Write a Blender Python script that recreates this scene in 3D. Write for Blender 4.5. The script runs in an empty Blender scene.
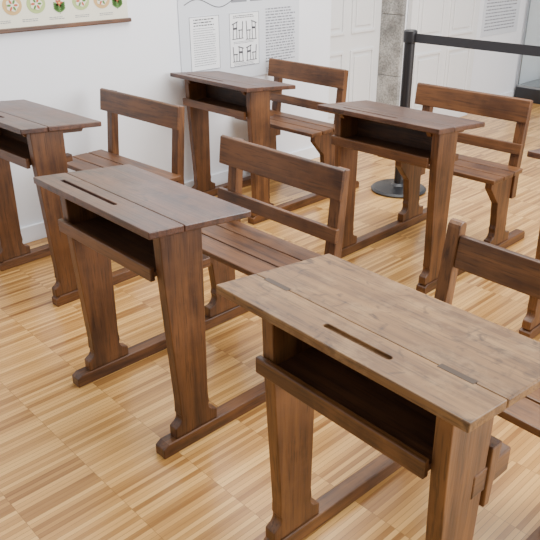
import bpy, bmesh, math, random
from mathutils import Matrix, Vector
random.seed(3)
C=bpy.context.collection
# ---------------- camera ----------------
psi,th,rho,h,f=2.387,.448,-.007094,1.456,691
c,s=math.cos(psi),math.sin(psi);ct,st=math.cos(th),math.sin(th)
F=Vector((c*ct,s*ct,-st));R=Vector((s,-c,0));U=R.cross(F)
R2=math.cos(rho)*R+math.sin(rho)*U;U2=-math.sin(rho)*R+math.cos(rho)*U
cd=bpy.data.cameras.new('camera');cam=bpy.data.objects.new('camera',cd);C.objects.link(cam)
M=Matrix((R2,U2,-F)).transposed().to_4x4();M.translation=Vector((0,0,h));cam.matrix_world=M
cd.sensor_width=36;cd.lens=f/540*36;bpy.context.scene.camera=cam
XW=-3.36
# ---------------- materials ----------------
def newmat(n):
    m=bpy.data.materials.new(n);m.use_nodes=True;nt=m.node_tree;return m,nt,nt.nodes['Principled BSDF']
def wood(n,axis,c1,c2,rough=.4,coat=.1,wear=None,wamt=.6):
    m,nt,b=newmat(n);N=nt.nodes;L=nt.links
    tc=N.new('ShaderNodeTexCoord');oi=N.new('ShaderNodeObjectInfo')
    add=N.new('ShaderNodeVectorMath');add.operation='ADD'
    cmb=N.new('ShaderNodeCombineXYZ');mu=N.new('ShaderNodeMath');mu.operation='MULTIPLY';mu.inputs[1].default_value=37
    L.new(oi.outputs['Random'],mu.inputs[0])
    for i in range(3):L.new(mu.outputs[0],cmb.inputs[i])
    L.new(tc.outputs['Object'],add.inputs[0]);L.new(cmb.outputs[0],add.inputs[1])
    mp=N.new('ShaderNodeMapping');sc=[26,26,26];sc['XYZ'.index(axis)]=1.6;mp.inputs['Scale'].default_value=sc
    L.new(add.outputs[0],mp.inputs[0])
    def noise(src,scale,det,dist=0,ro=.5):
        t=N.new('ShaderNodeTexNoise');t.inputs['Scale'].default_value=scale;t.inputs['Detail'].default_value=det;t.inputs['Distortion'].default_value=dist;t.inputs['Roughness'].default_value=ro;L.new(src,t.inputs[0]);return t.outputs[0]
    def ramp(src,p0,c0,p1,c1_):
        r=N.new('ShaderNodeValToRGB');r.color_ramp.elements[0].position=p0;r.color_ramp.elements[0].color=(*c0,1);r.color_ramp.elements[1].position=p1;r.color_ramp.elements[1].color=(*c1_,1);L.new(src,r.inputs[0]);return r.outputs[0]
    def mult(a,bb,k):
        q=N.new('ShaderNodeMix');q.data_type='RGBA';q.blend_type='MULTIPLY';q.inputs[0].default_value=k;L.new(a,q.inputs[6]);L.new(bb,q.inputs[7]);return q.outputs[2]
    n1=noise(mp.outputs[0],1,8,.8);n2=noise(add.outputs[0],6,4);n3=noise(mp.outputs[0],6,3)
    a=N.new('ShaderNodeMath');a.operation='MULTIPLY_ADD';a.inputs[1].default_value=.4;L.new(n2,a.inputs[0])
    b2=N.new('ShaderNodeMath');b2.operation='MULTIPLY';b2.inputs[1].default_value=.6;L.new(n1,b2.inputs[0]);L.new(b2.outputs[0],a.inputs[2])
    out=mult(ramp(a.outputs[0],.38,c1,.62,c2),ramp(n3,.34,(.45,.42,.4),.46,(1,1,1)),.8)
    if wear:
        n4=noise(add.outputs[0],9,9,0,.72)
        r4=ramp(n4,.5,(0,0,0),.68,(wamt,)*3)
        m4=N.new('ShaderNodeMix');m4.data_type='RGBA';L.new(r4,m4.inputs[0]);L.new(out,m4.inputs[6]);m4.inputs[7].default_value=(*wear,1);out=m4.outputs[2]
        out=mult(out,ramp(noise(add.outputs[0],17,6,1.5),.30,(.35,.3,.28),.42,(1,1,1)),1)
        mc=N.new('ShaderNodeMapping');mc.inputs['Scale'].default_value=(1.2,34,34);L.new(add.outputs[0],mc.inputs[0])
        nc=noise(mc.outputs[0],1,2,.3)
        rc=N.new('ShaderNodeValToRGB');e=rc.color_ramp.elements;e[0].position=.485;e[0].color=(1,1,1,1);e[1].position=.515;e[1].color=(1,1,1,1);x=e.new(.5);x.color=(.35,.3,.27,1);L.new(nc,rc.inputs[0])
        out=mult(out,rc.outputs[0],.6)
    else:
        # rubbed, slightly lighter patches
        r4=ramp(noise(add.outputs[0],5,7,0,.65),.52,(0,0,0),.70,(.4,)*3)
        m4=N.new('ShaderNodeMix');m4.data_type='RGBA';L.new(r4,m4.inputs[0]);L.new(out,m4.inputs[6]);m4.inputs[7].default_value=(c2[0]*1.35,c2[1]*1.45,c2[2]*1.6,1);out=m4.outputs[2]
    L.new(out,b.inputs['Base Color'])
    rr=N.new('ShaderNodeMapRange');rr.inputs['To Min'].default_value=rough-.08;rr.inputs['To Max'].default_value=rough+.15;L.new(n2,rr.inputs[0]);L.new(rr.outputs[0],b.inputs['Roughness'])
    b.inputs['Coat Weight'].default_value=coat;b.inputs['Coat Roughness'].default_value=.3
    bp=N.new('ShaderNodeBump');bp.inputs['Strength'].default_value=.18;bp.inputs['Distance'].default_value=.004;L.new(n3,bp.inputs['Height']);L.new(bp.outputs[0],b.inputs['Normal'])
    return m
def plain(n,col,rough=.5,metal=0,var=.0):
    m,nt,b=newmat(n);b.inputs['Roughness'].default_value=rough;b.inputs['Metallic'].default_value=metal
    if var:
        N=nt.nodes;t=N.new('ShaderNodeTexNoise');t.inputs['Scale'].default_value=var;t.inputs['Detail'].default_value=4
        tc=N.new('ShaderNodeTexCoord');nt.links.new(tc.outputs['Object'],t.inputs[0])
        r=N.new('ShaderNodeValToRGB');r.color_ramp.elements[0].color=(*[k*.93 for k in col],1);r.color_ramp.elements[1].color=(*col,1)
        nt.links.new(t.outputs[0],r.inputs[0]);nt.links.new(r.outputs[0],b.inputs['Base Color'])
    else:b.inputs['Base Color'].default_value=(*col,1)
    return m
DK={a:wood('dark_wood_'+a,a,(.048,.0155,.0042),(.155,.060,.017),.42,.05) for a in 'XYZ'}
LT={a:wood('brown_wood_'+a,a,(.062,.022,.0055),(.195,.080,.022),.42,.05) for a in 'XYZ'}
TOPD=wood('desktop_wood','X',(.036,.0115,.006),(.105,.040,.019),.36,.12,(.17,.088,.052),.45)
TOPL=wood('desktop_wood_light','X',(.115,.050,.0135),(.255,.132,.042),.48,.05,(.34,.21,.092),.55)
BOXM=wood('shelf_wood','X',(.03,.011,.004),(.10,.04,.014),.5,.0)
black=plain('black_metal',(.012,.012,.014),.35);white=plain('white_paint',(.86,.88,.92),.55,0,3)
doorw=plain('door_paint',(.80,.80,.79),.35,0,2)
iron=plain('hinge_iron',(.055,.032,.018),.5,.3)
# ---------------- mesh helpers ----------------
def mkobj(n,bm,mat,par=None,bev=.003,seg=2):
    bmesh.ops.recalc_face_normals(bm,faces=bm.faces)
    me=bpy.data.meshes.new(n);bm.to_mesh(me);bm.free();o=bpy.data.objects.new(n,me);C.objects.link(o)
    me.materials.append(mat)
    if par:o.parent=par
    if bev:
        b=o.modifiers.new('bev','BEVEL');b.width=bev;b.segments=seg;b.limit_method='ANGLE';b.angle_limit=math.radians(40)
    return o
def prism(n,pts,ax,a,b,mat,par=None,bev=.003):
    bm=bmesh.new()
    def P(p,t):return {'X':(t,p[0],p[1]),'Y':(p[0],t,p[1]),'Z':(p[0],p[1],t)}[ax]
    A=[bm.verts.new(P(p,a)) for p in pts];B=[bm.verts.new(P(p,b)) for p in pts]
    bm.faces.new(A);bm.faces.new(B[::-1])
    for i in range(len(pts)):
        j=(i+1)%len(pts);bm.faces.new((A[i],B[i],B[j],A[j]))
    return mkobj(n,bm,mat,par,bev)
def box(n,x0,x1,y0,y1,z0,z1,mat,par=None,bev=.003):
    return prism(n,[(x0,y0),(x1,y0),(x1,y1),(x0,y1)],'Z',z0,z1,mat,par,bev)
def boxes(n,lst,mat,par=None,bev=0):
    bm=bmesh.new()
    for x0,x1,y0,y1,z0,z1 in lst:
        v=[bm.verts.new((x,y,z)) for x in(x0,x1) for y in(y0,y1) for z in(z0,z1)]
        for q in((0,1,3,2),(4,6,7,5),(0,4,5,1),(2,3,7,6),(0,2,6,4),(1,5,7,3)):bm.faces.new([v[i] for i in q])
    return mkobj(n,bm,mat,par,bev)
def lathe(n,prof,mat,par=None,loc=(0,0,0),seg=48,ax='Z'):
    bm=bmesh.new();rings=[]
    for r,z in prof:
        ring=[]
        for i in range(seg):
            a,b=r*math.cos(2*math.pi*i/seg),r*math.sin(2*math.pi*i/seg)
            p=(a,b,z) if ax=='Z' else (z,a,b)
            ring.append(bm.verts.new((loc[0]+p[0],loc[1]+p[1],loc[2]+p[2])))
        rings.append(ring)
    for a,b in zip(rings,rings[1:]):
        for i in range(seg):bm.faces.new((a[i],a[(i+1)%seg],b[(i+1)%seg],b[i]))
    bm.faces.new(rings[0]);bm.faces.new(rings[-1])
    return mkobj(n,bm,mat,par,0)
def arc(cx,cz,r,a0,a1,n=6):
    return [(cx+r*math.cos(math.radians(a0+(a1-a0)*i/n)),cz+r*math.sin(math.radians(a0+(a1-a0)*i/n))) for i in range(n+1)]
def empty(n,loc=(0,0,0),rot=0):
    e=bpy.data.objects.new(n,None);C.objects.link(e);e.location=loc;e.rotation_euler=(0,0,rot);e.empty_display_size=.1;return e
W=.652;YT=-.05;D=.36
def grooved_strip(n,x0,x1,y0,y1,zt,T,gx0,gx1,gy0,gy1,depth,mat,par):
    bm=bmesh.new();cy=(gy0+gy1)/2;r=(gy1-gy0)/2
    front=[(gx0+r+r*math.cos(math.radians(180+90*i/5)),cy+r*math.sin(math.radians(180+90*i/5))) for i in range(6)]+[(gx1-r+r*math.cos(math.radians(270+90*i/5)),cy+r*math.sin(math.radians(270+90*i/5))) for i in range(6)]
    back=[(x,2*cy-y) for x,y in front[1:-1]]
    V=lambda x,y,dz=0:bm.verts.new((x,y,zt(y)-dz))
    fv=[V(*p) for p in front];bv=[V(*p) for p in back]
    fd=[V(*p,depth) for p in front];bd=[V(*p,depth) for p in back]
    ol,orr=V(x0,cy),V(x1,cy);a,b_,c_,d_=V(x0,y0),V(x1,y0),V(x1,y1),V(x0,y1)
    ol2,or2=V(x0,cy,T),V(x1,cy,T);a2,b2,c2,d2=V(x0,y0,T),V(x1,y0,T),V(x1,y1,T),V(x0,y1,T)
    bm.faces.new([a,b_,orr]+fv[::-1]+[ol])
    bm.faces.new([ol,fv[0]]+bv+[fv[-1],orr,c_,d_])
    loop=fv+bv[::-1];ld=fd+bd[::-1]
    for i in range(len(loop)):
        j=(i+1)%len(loop);bm.faces.new((loop[i],loop[j],ld[j],ld[i]))
    bm.faces.new(ld)
    bm.faces.new([a2,ol2,d2,c2,or2,b2])
    bm.faces.new([a,a2,b2,b_]);bm.faces.new([d_,c_,c2,d2]);bm.faces.new([a,ol,d_,d2,ol2,a2]);bm.faces.new([b_,b2,or2,c2,c_,orr])
    return mkobj(n,bm,mat,par,.003,3)
def desk(X,Y,rot,light=False,dh=0,lower=True,skf=0,groove=(-.25,.07),inset=0,zs=.60):
    e=empty('school_desk',(X,Y,0),rot);m=LT if light else DK;tm=TOPL if light else TOPD
    H1=.768+dh;H2=.735+dh;sl=(H2-H1)/D;T=.022
    zt=lambda y:H1+(y-YT)*sl
    ys=YT+.115;zs=zs+dh
    grooved_strip('top_strip',-W/2,W/2,YT,ys-.0006,zt,T,groove[0],groove[1],YT+.053,YT+.068,.010,tm,e)
    prism('lid',[(ys+.0006,zt(ys)),(YT+D,zt(YT+D)),(YT+D,zt(YT+D)-T),(ys+.0006,zt(ys)-T)],'X',-W/2,W/2,tm,e,.004)
    if light:
        for hx in(-.25,.225):
            prism('hinge',[(ys-.008,zt(ys-.008)+.0006),(ys+.008,zt(ys+.008)+.0006),(ys+.008,zt(ys)-.004),(ys-.008,zt(ys)-.004)],'X',hx-.038,hx+.038,iron,e,0)
    xl0,xl1,xr0,xr1=-.262+inset,-.226+inset,.262-inset,.298-inset
    for nm_,x0,x1 in(('leg_1',xl0,xl1),('leg_2',xr0,xr1)):
        zz=lambda y:zt(y)-T
        pts=[(0.0,zz(0)),(.145,zz(.145)),(.143,zs),(.135,.16)]+arc(.135+.026,.112,.026,150,260,6)+[(.168,.082),(.168,.046)]
        pts+=[(.004,.046),(.004,.082)]+arc(.004,.112,.026,-70,30,6)+[(.028,.16),(.004,zs)]
        prism(nm_,pts,'X',x0,x1,m['Z'],e,.003)
        prism('cleat',[(YT+.03,zz(YT+.03)),(.27,zz(.27)),(.25,zz(.25)-.026),(YT+.05,zz(YT+.05)-.026)],'X',x1 if nm_=='leg_1' else x0-.022,(x1+.022) if nm_=='leg_1' else x0,m['Y'],e,.002)
    box('shelf',xl1,xr0,-.004,.150,zs,zs+.016,BOXM,e,.002)
    for k,(x0,x1) in enumerate(((xl0+.002,xl1),(xr0,xr1-.002))):
        if light:
            box('tenon_%d'%(k+1),x0-.003,x1+.004,.10,.232,zs-.110,zs-.050,m['Y'],e,.004)
            prism('wedge_%d'%(k+1),[(.146,zs-.155),(.166,zs-.155),(.182,zs-.005),(.146,zs-.005)],'X',x0-.006,x1+.008,m['Z'],e,.003)
        else:box('shelf_rail_%d'%(k+1),x0,x1,.10,.172,zs-.012,zs+.018,m['Y'],e,.003)
    box('shelf_lip',xl0-.004,xr0+.0,-.016,0.0,zs-.012,zs+.030,m['X'],e,.003)
    box('shelf_back',xl1,xr0,.128,.142,zs+.016,zt(.142)-T-.001,BOXM,e,0)
    for nm_,x0,x1 in(('skid_1',xl0-.006,xl1+.006),('skid_2',xr0-.006,xr1+.006)):
        prism(nm_,[(-skf,0),(.93,0),(.93,.03),(.915,.046),(.02-skf,.046),(-skf,.034)],'X',x0,x1,m['Y'],e,.003)
    # bench
    zb=.425
    for i,(x0,x1) in enumerate(((xl0,xl1),(xr0,xr1))):
        pts=[(.50,zb),(.70,zb),(.70,.30),(.705,.16)]+arc(.74,.125,.034,150,265,6)+[(.755,.09),(.755,.046),(.56,.046),(.56,.09)]+arc(.565,.125,.034,-75,30,6)+[(.60,.16),(.585,.28),(.50,zb-.05)]
        prism('bench_leg_%d'%(i+1),pts,'X',x0,x1,m['Z'],e,.003)
        ins=-.012
        if light:
            pp=[(.70,.28),(.742,.28),(.742,.42),(.775,.70)]+arc(.757,.71,.019,-10,180,6)+[(.70,.42)]
        else: pp=[(.70,.28),(.742,.28),(.742,.42),(.772,.755),(.735,.76),(.70,.42)]
        if light: px0,px1=(xl1-.072,xl1-.03) if i==0 else (xr0,xr1+.03)
        else: px0,px1=x0+(ins if i==0 else 0),x1+(0 if i==0 else -ins)
        prism('back_post_%d'%(i+1),pp,'X',px0,px1,m['Z'],e,.004)
    for i,(y0,y1) in enumerate(((.425,.515),(.52,.61),(.615,.698))):
        box('seat_slat_%d'%(i+1),-.325,.345,y0,y1,zb,zb+.022,m['X'],e,.004)
    if light:
        prism('backrest_top',[(.728,.595),(.742,.690),(.760,.690),(.746,.595)],'X',xl1-.03,xr0,m['X'],e,.003)
    else:
        prism('backrest_top',[(.712,.655),(.724,.76),(.736,.765),(.742,.76),(.728,.655)],'X',-.317,.317,m['X'],e,.003)
        if lower:prism('backrest_bar',[(.695,.505),(.702,.555),(.72,.555),(.712,.505)],'X',-.317,.317,m['X'],e,.003)
    return e
desk(-2.884,1.134,.0447,dh=.035,lower=False)
desk(-1.751,.958,0,skf=.05)
desk(-.746,.884,-.031,light=True,groove=(-.05,.12),inset=.03,zs=.578)
desk(-3.001,2.408,.009)
desk(-1.835,2.389,.016,groove=(-.22,.08))
desk(-.79,2.36,0)
# ---------------- room ----------------
def floor_mat():
    m,nt,b=newmat('parquet');N=nt.nodes;L=nt.links
    tc=N.new('ShaderNodeTexCoord');mp=N.new('ShaderNodeMapping');mp.inputs['Rotation'].default_value=(0,0,math.pi/2);L.new(tc.outputs['Object'],mp.inputs[0])
    def brick(w,hh,off,mort):
        bk=N.new('ShaderNodeTexBrick');bk.offset=off;bk.inputs['Scale'].default_value=1;bk.inputs['Brick Width'].default_value=w;bk.inputs['Row Height'].default_value=hh
        bk.inputs['Mortar Size'].default_value=mort;bk.inputs['Mortar Smooth'].default_value=.2
        bk.inputs['Color1'].default_value=(0,0,0,1);bk.inputs['Color2'].default_value=(1,1,1,1);bk.inputs['Mortar'].default_value=(.0,.0,.0,1)
        L.new(mp.outputs[0],bk.inputs[0]);return bk
    bk=brick(.24,.016,0,.0005);bl=brick(.24,.24,0,0)
    gm=N.new('ShaderNodeMapping');gm.inputs['Scale'].default_value=(3,70,3);L.new(mp.outputs[0],gm.inputs[0])
    g=N.new('ShaderNodeTexNoise');g.inputs['Scale'].default_value=1;g.inputs['Detail'].default_value=5;L.new(gm.outputs[0],g.inputs[0])
    mx=N.new('ShaderNodeMix');mx.data_type='FLOAT';mx.inputs[0].default_value=.38;L.new(bk.outputs['Color'],mx.inputs[2]);L.new(g.outputs[0],mx.inputs[3])
    mb=N.new('ShaderNodeMix');mb.data_type='FLOAT';mb.inputs[0].default_value=.09;L.new(mx.outputs[0],mb.inputs[2]);L.new(bl.outputs['Color'],mb.inputs[3])
    r=N.new('ShaderNodeValToRGB');cr=r.color_ramp
    cr.elements[0].position=.12;cr.elements[0].color=(.22,.085,.018,1);cr.elements[1].position=.85;cr.elements[1].color=(.74,.44,.145,1)
    x=cr.elements.new(.35);x.color=(.44,.22,.058,1);x=cr.elements.new(.6);x.color=(.60,.325,.096,1)
    L.new(mb.outputs[0],r.inputs[0])
    dk=N.new('ShaderNodeMix');dk.data_type='RGBA';L.new(bk.outputs['Fac'],dk.inputs[0]);L.new(r.outputs[0],dk.inputs[6]);dk.inputs[7].default_value=(.17,.075,.022,1)
    L.new(dk.outputs[2],b.inputs['Base Color']);b.inputs['Roughness'].default_value=.32;b.inputs['Coat Weight'].default_value=.15;b.inputs['Coat Roughness'].default_value=.15
    return m
box('floor',-3.7,2.5,-1.5,9,-.05,0,floor_mat(),None,0)
box('wall_left',XW-.34,XW,-1.5,3.75,0,3,white,None,0)
box('wall_left',XW-.34,XW,4.6,9,0,3,white,None,0)
box('trim_lintel',XW-.34,XW,3.75,4.6,2.3,3,white,None,0)
boxes('baseboard_left',[(XW,XW+.014,-1.5,3.75,0,.09),(XW,XW+.014,5.62,6.44,0,.09)],white,None,.003)
def stone():
    m,nt,b=newmat('granite');N=nt.nodes;L=nt.links
    tc=N.new('ShaderNodeTexCoord');n=N.new('ShaderNodeTexNoise');n.inputs['Scale'].default_value=90;n.inputs['Detail'].default_value=6;L.new(tc.outputs['Object'],n.inputs[0])
    n2=N.new('ShaderNodeTexNoise');n2.inputs['Scale'].default_value=6;L.new(tc.outputs['Object'],n2.inputs[0])
    mx=N.new('ShaderNodeMath');mx.operation='MULTIPLY';L.new(n.outputs[0],mx.inputs[0]);L.new(n2.outputs[0],mx.inputs[1])
    r=N.new('ShaderNodeValToRGB');r.color_ramp.elements[0].position=.12;r.color_ramp.elements[0].color=(.16,.155,.145,1);r.color_ramp.elements[1].position=.38;r.color_ramp.elements[1].color=(.48,.47,.44,1)
    L.new(mx.outputs[0],r.inputs[0]);L.new(r.outputs[0],b.inputs['Base Color']);b.inputs['Roughness'].default_value=.9
    bp=N.new('ShaderNodeBump');bp.inputs['Strength'].default_value=.4;bp.inputs['Distance'].default_value=.01;L.new(n.outputs[0],bp.inputs['Height']);L.new(bp.outputs[0],b.inputs['Normal'])
    return m
SB=stone()
boxes('trim_1',[(XW-.21,XW+.004,4.56,4.599,z,z+.457) for z in (0,.46,.92,1.38,1.84)],SB,None,.004)
def door(n,x,y0,y1,z1,panels,knob=None,th=.04):
    e=empty(n,(x,0,0))
    box('leaf',-th,0,y0,y1,.0,z1,doorw,e,.003)
    L=[]
    for a,b,z0,zz in panels:
        t=.022
        L+=[(0,.014,a,a+t,z0,zz),(0,.014,b-t,b,z0,zz),(0,.014,a+t,b-t,z0,z0+t),(0,.014,a+t,b-t,zz-t,zz)]
    boxes('moulding',L,doorw,e,.004)
    boxes('raised_panel',[(0,.010,a+.05,b-.05,z0+.05,zz-.05) for a,b,z0,zz in panels],doorw,e,.006)
    if knob:lathe('knob',[(.0001,0),(.02,0),(.012,.02),(.026,.035),(.026,.05),(.0001,.06)],plain('brass',(.35,.25,.1),.3,1),e,(0,knob[0],knob[1]),24,'X')
    return e
door('door_1',XW-.20,3.752,4.558,2.28,[(3.84,4.12,.15,.68),(4.2,4.48,.15,.68),(3.84,4.12,.80,2.1),(4.2,4.48,.80,2.1)],(3.80,.95))
door('door_2',XW+.045,4.62,5.58,2.28,[(4.70,5.05,.15,.62),(5.14,5.50,.15,.62),(4.70,5.05,.72,2.1),(5.14,5.50,.72,2.1)])
# ---------------- prints on wall ----------------
paper=plain('chart_paper',(.80,.77,.62),.7,0,5);ink=plain('ink',(.05,.05,.06),.7);grey=plain('grey_ink',(.22,.23,.26),.7)
sheet=plain('white_paper',(.88,.89,.90),.6,0,4);panelm=plain('panel_print',(.68,.71,.76),.5,0,3);rod=DK['Y']
gl=plain('leaf_green',(.10,.22,.05),.8,0,20);gl2=plain('pale_green',(.42,.52,.20),.8,0,20);rd=plain('petal',(.50,.12,.06),.8);ylw=plain('yellow_petal',(.75,.5,.08),.8);tan=plain('section_tan',(.58,.38,.16),.8)
def textlines(n,x,y0,y1,z0,z1,dz,hh,mat,par,ragged=.15):
    L=[];z=z1
    while z>z0:
        y=y0;end=y1-(random.random()*ragged*(y1-y0) if random.random()<.4 else 0)
        while y<end:
            w=hh*random.uniform(1.0,5)
            L.append((x,x+.0008,y,min(y+w,end),z-hh,z));y+=w+hh*.9
        z-=dz
    return boxes(n,L,mat,par)
def blob(n,cy,cz,ry,rz,mat,par,x,k=0,rot=0,seg=28):
    pts=[]
    for i in range(seg):
        a=2*math.pi*i/seg;q=1+k*math.cos(5*a)
        yy,zz=ry*q*math.cos(a),rz*q*math.sin(a)
        pts.append((cy+yy*math.cos(rot)-zz*math.sin(rot),cz+yy*math.sin(rot)+zz*math.cos(rot)))
    return prism(n,pts,'X',x,x+.0012,mat,par,0)
e=empty('botanical_chart',(XW+.001,0,0))
box('paper',.002,.006,.95,2.13,1.075,1.95,paper,e,0)
box('rod_bottom',.0,.022,.94,2.14,1.058,1.078,rod,e,.004)
box('rod_top',.0,.022,.94,2.14,1.95,1.972,rod,e,.004)
def plant(cy,z0,hh,fl):
    boxes('stem',[(.006,.007,cy-.0015,cy+.0015,z0,z0+hh)],gl,e)
    for k in range(4):
        z=z0+hh*(.2+.17*k)
        for sg in(-1,1):blob('leaf',cy+sg*.016,z+.008,.018,.006,gl,e,.007,0,sg*.6)
    for k in range(5):
        a=k*1.257;blob('petal',cy+.011*math.cos(a),z0+hh+.011*math.sin(a),.010,.006,fl,e,.007,0,a)
    blob('flower_heart',cy,z0+hh,.005,.005,ylw,e,.0085)
for j,cy in enumerate((1.10,1.24,1.38,1.50,1.62,1.74,1.86,1.98,2.07)):
    if j%3!=2:
        blob('section_disc',cy,1.178,.048,.044,(gl2,tan)[j%2],e,.006);blob('section_ring',cy,1.178,.030,.027,paper,e,.0075,.1)
        for k in range(6):blob('seed',cy+.017*math.cos(k*1.047),1.178+.017*math.sin(k*1.047),.010,.005,(gl,rd)[(k+j)%2],e,.009,0,k*1.047)
    else: plant(cy,1.125,.05,(rd,ylw,rd)[j%3])
for r in range(3):
    for j in range(8):plant(1.04+.14*j,1.32+.2*r,.11,(rd,ylw,gl2)[(j+r)%3])
for j in range(7):textlines('caption',.006,1.12+.14*j,1.20+.14*j,1.10,1.112,.008,.003,grey,e)
e=empty('information_panel',(XW+.001,0,0))
box('board',.0,.006,2.46,3.43,.66,1.75,panelm,e,0)
box('page',.006,.008,2.53,2.75,.745,1.05,sheet,e,0)
box('page',.006,.008,2.83,3.07,.735,1.05,sheet,e,0)
for a,b,z0,z1 in((2.53,2.75,.745,1.05),(2.83,3.07,.735,1.05)):
    t=.003
    boxes('page_border',[(.008,.0088,a,b,z0,z0+t),(.008,.0088,a,b,z1-t,z1),(.008,.0088,a,a+t,z0,z1),(.008,.0088,b-t,b,z0,z1)],grey,e)
textlines('page_heading',.008,2.56,2.71,1.0,1.035,.016,.006,ink,e)
textlines('page_text',.008,2.555,2.72,.77,.985,.013,.0035,grey,e)
def bench_art(y,z,w,hh,mir):
    q=lambda a:y+(w-a*w if mir else a*w)
    def bar(a0,z0,a1,z1,t):
        p0=(q(a0),z+z0*hh);p1=(q(a1),z+z1*hh);d=(p1[0]-p0[0],p1[1]-p0[1]);l=math.hypot(*d);nx,nz=-d[1]/l*t/2,d[0]/l*t/2
        prism('engraving',[(p0[0]+nx,p0[1]+nz),(p1[0]+nx,p1[1]+nz),(p1[0]-nx,p1[1]-nz),(p0[0]-nx,p0[1]-nz)],'X',.008,.009,ink,e,0)
    bar(0,.85,.5,1,.006);bar(.08,.02,.12,.85,.005);bar(.40,.02,.42,.95,.005);bar(0,0,1,.02,.004)
    bar(.55,.5,.92,.5,.006);bar(.65,.02,.62,.5,.005);bar(.88,.02,.95,1,.006);bar(.12,.6,.42,.62,.012)
bench_art(2.85,.90,.09,.10,False);bench_art(2.96,.89,.09,.11,True);bench_art(2.85,.765,.09,.09,True);bench_art(2.96,.765,.09,.09,False)
textlines('engraving_caption',.008,2.86,3.03,1.015,1.035,.01,.004,ink,e)
textlines('engraving_text',.008,2.86,3.03,.74,.757,.008,.003,grey,e)
textlines('engraving_text',.008,2.86,3.03,.868,.884,.008,.003,grey,e)
textlines('panel_text',.006,3.13,3.39,.74,1.06,.0175,.008,grey,e)
textlines('panel_credits',.006,3.13,3.3,.675,.70,.012,.004,grey,e)
textlines('panel_title',.006,2.85,3.36,1.10,1.14,.05,.03,grey,e)
L=[]
for k in range(70):
    t=k/69;y=2.5+.38*t;z=1.115+.025*math.sin(t*7)
    L.append((.006,.007,y,y+.007,z,z+.004))
boxes('ornament',L,ink,e)
e=empty('wall_text_sheet',(XW+.001,0,0))
box('sheet',.0,.004,5.72,6.34,.655,1.6,panelm,e,0)
textlines('sheet_text',.004,5.76,6.28,.70,1.3,.028,.010,grey,e)
# ---------------- display case ----------------
e=empty('display_case',(0,0,0))
glass,nt,b=newmat('glass');b.inputs['Base Color'].default_value=(.93,.97,.96,1);b.inputs['Roughness'].default_value=.02;b.inputs['Transmission Weight'].default_value=1;b.inputs['IOR'].default_value=1.1
box('plinth',XW+.02,-2.3,6.45,6.95,0,.13,black,e,.004)
box('deck',XW+.03,-2.31,6.46,6.94,.13,.15,plain('case_deck',(.25,.26,.27),.5),e,.002)
boxes('frame',[(x,x+.02,y,y+.02,.15,1.9) for x in(XW+.02,-2.32) for y in(6.45,6.93)]+[(XW+.02,-2.3,6.45,6.95,1.9,1.95)],plain('steel',(.4,.42,.44),.3,1),e,.001)
box('glass_front',XW+.04,-2.32,6.455,6.461,.15,1.9,glass,e,0)
box('book',-3.1,-2.85,6.6,6.8,.15,.20,DK['X'],e,.003)
# ---------------- stanchions ----------------
for px in(-2.497,-.55):
    e=empty('stanchion_post',(px,3.479,0))
    lathe('base',[(.0001,0),(.17,0),(.175,.012),(.16,.022),(.05,.035),(.03,.05),(.0001,.05)],black,e)
    lathe('post',[(.032,.03),(.032,.90),(.04,.905),(.04,.965),(.032,.972),(.0001,.972)],black,e)
    if px<-2:box('belt',.037,1.905,-.003,.002,.905,.955,plain('belt',(.02,.02,.025),.6),e,0)
# ---------------- light ----------------
w=bpy.data.worlds.new('world');bpy.context.scene.world=w;w.use_nodes=True
w.node_tree.nodes['Background'].inputs[0].default_value=(.92,.95,1,1);w.node_tree.nodes['Background'].inputs[1].default_value=.88
def area(n,loc,tgt,sx,sy,e,col):
    l=bpy.data.lights.new(n,'AREA');l.shape='RECTANGLE';l.size=sx;l.size_y=sy;l.energy=e;l.color=col
    o=bpy.data.objects.new(n,l);C.objects.link(o);o.location=loc;o.rotation_euler=(Vector(tgt)-Vector(loc)).to_track_quat('-Z','Y').to_euler()
area('ceiling_light',(-1.5,2.5,3.2),(-1.6,2.4,0),3,3,205,(1,.97,.92))
area('window_light',(2.2,4,1.8),(-1.5,2,.5),2.5,2,260,(.98,.98,1))
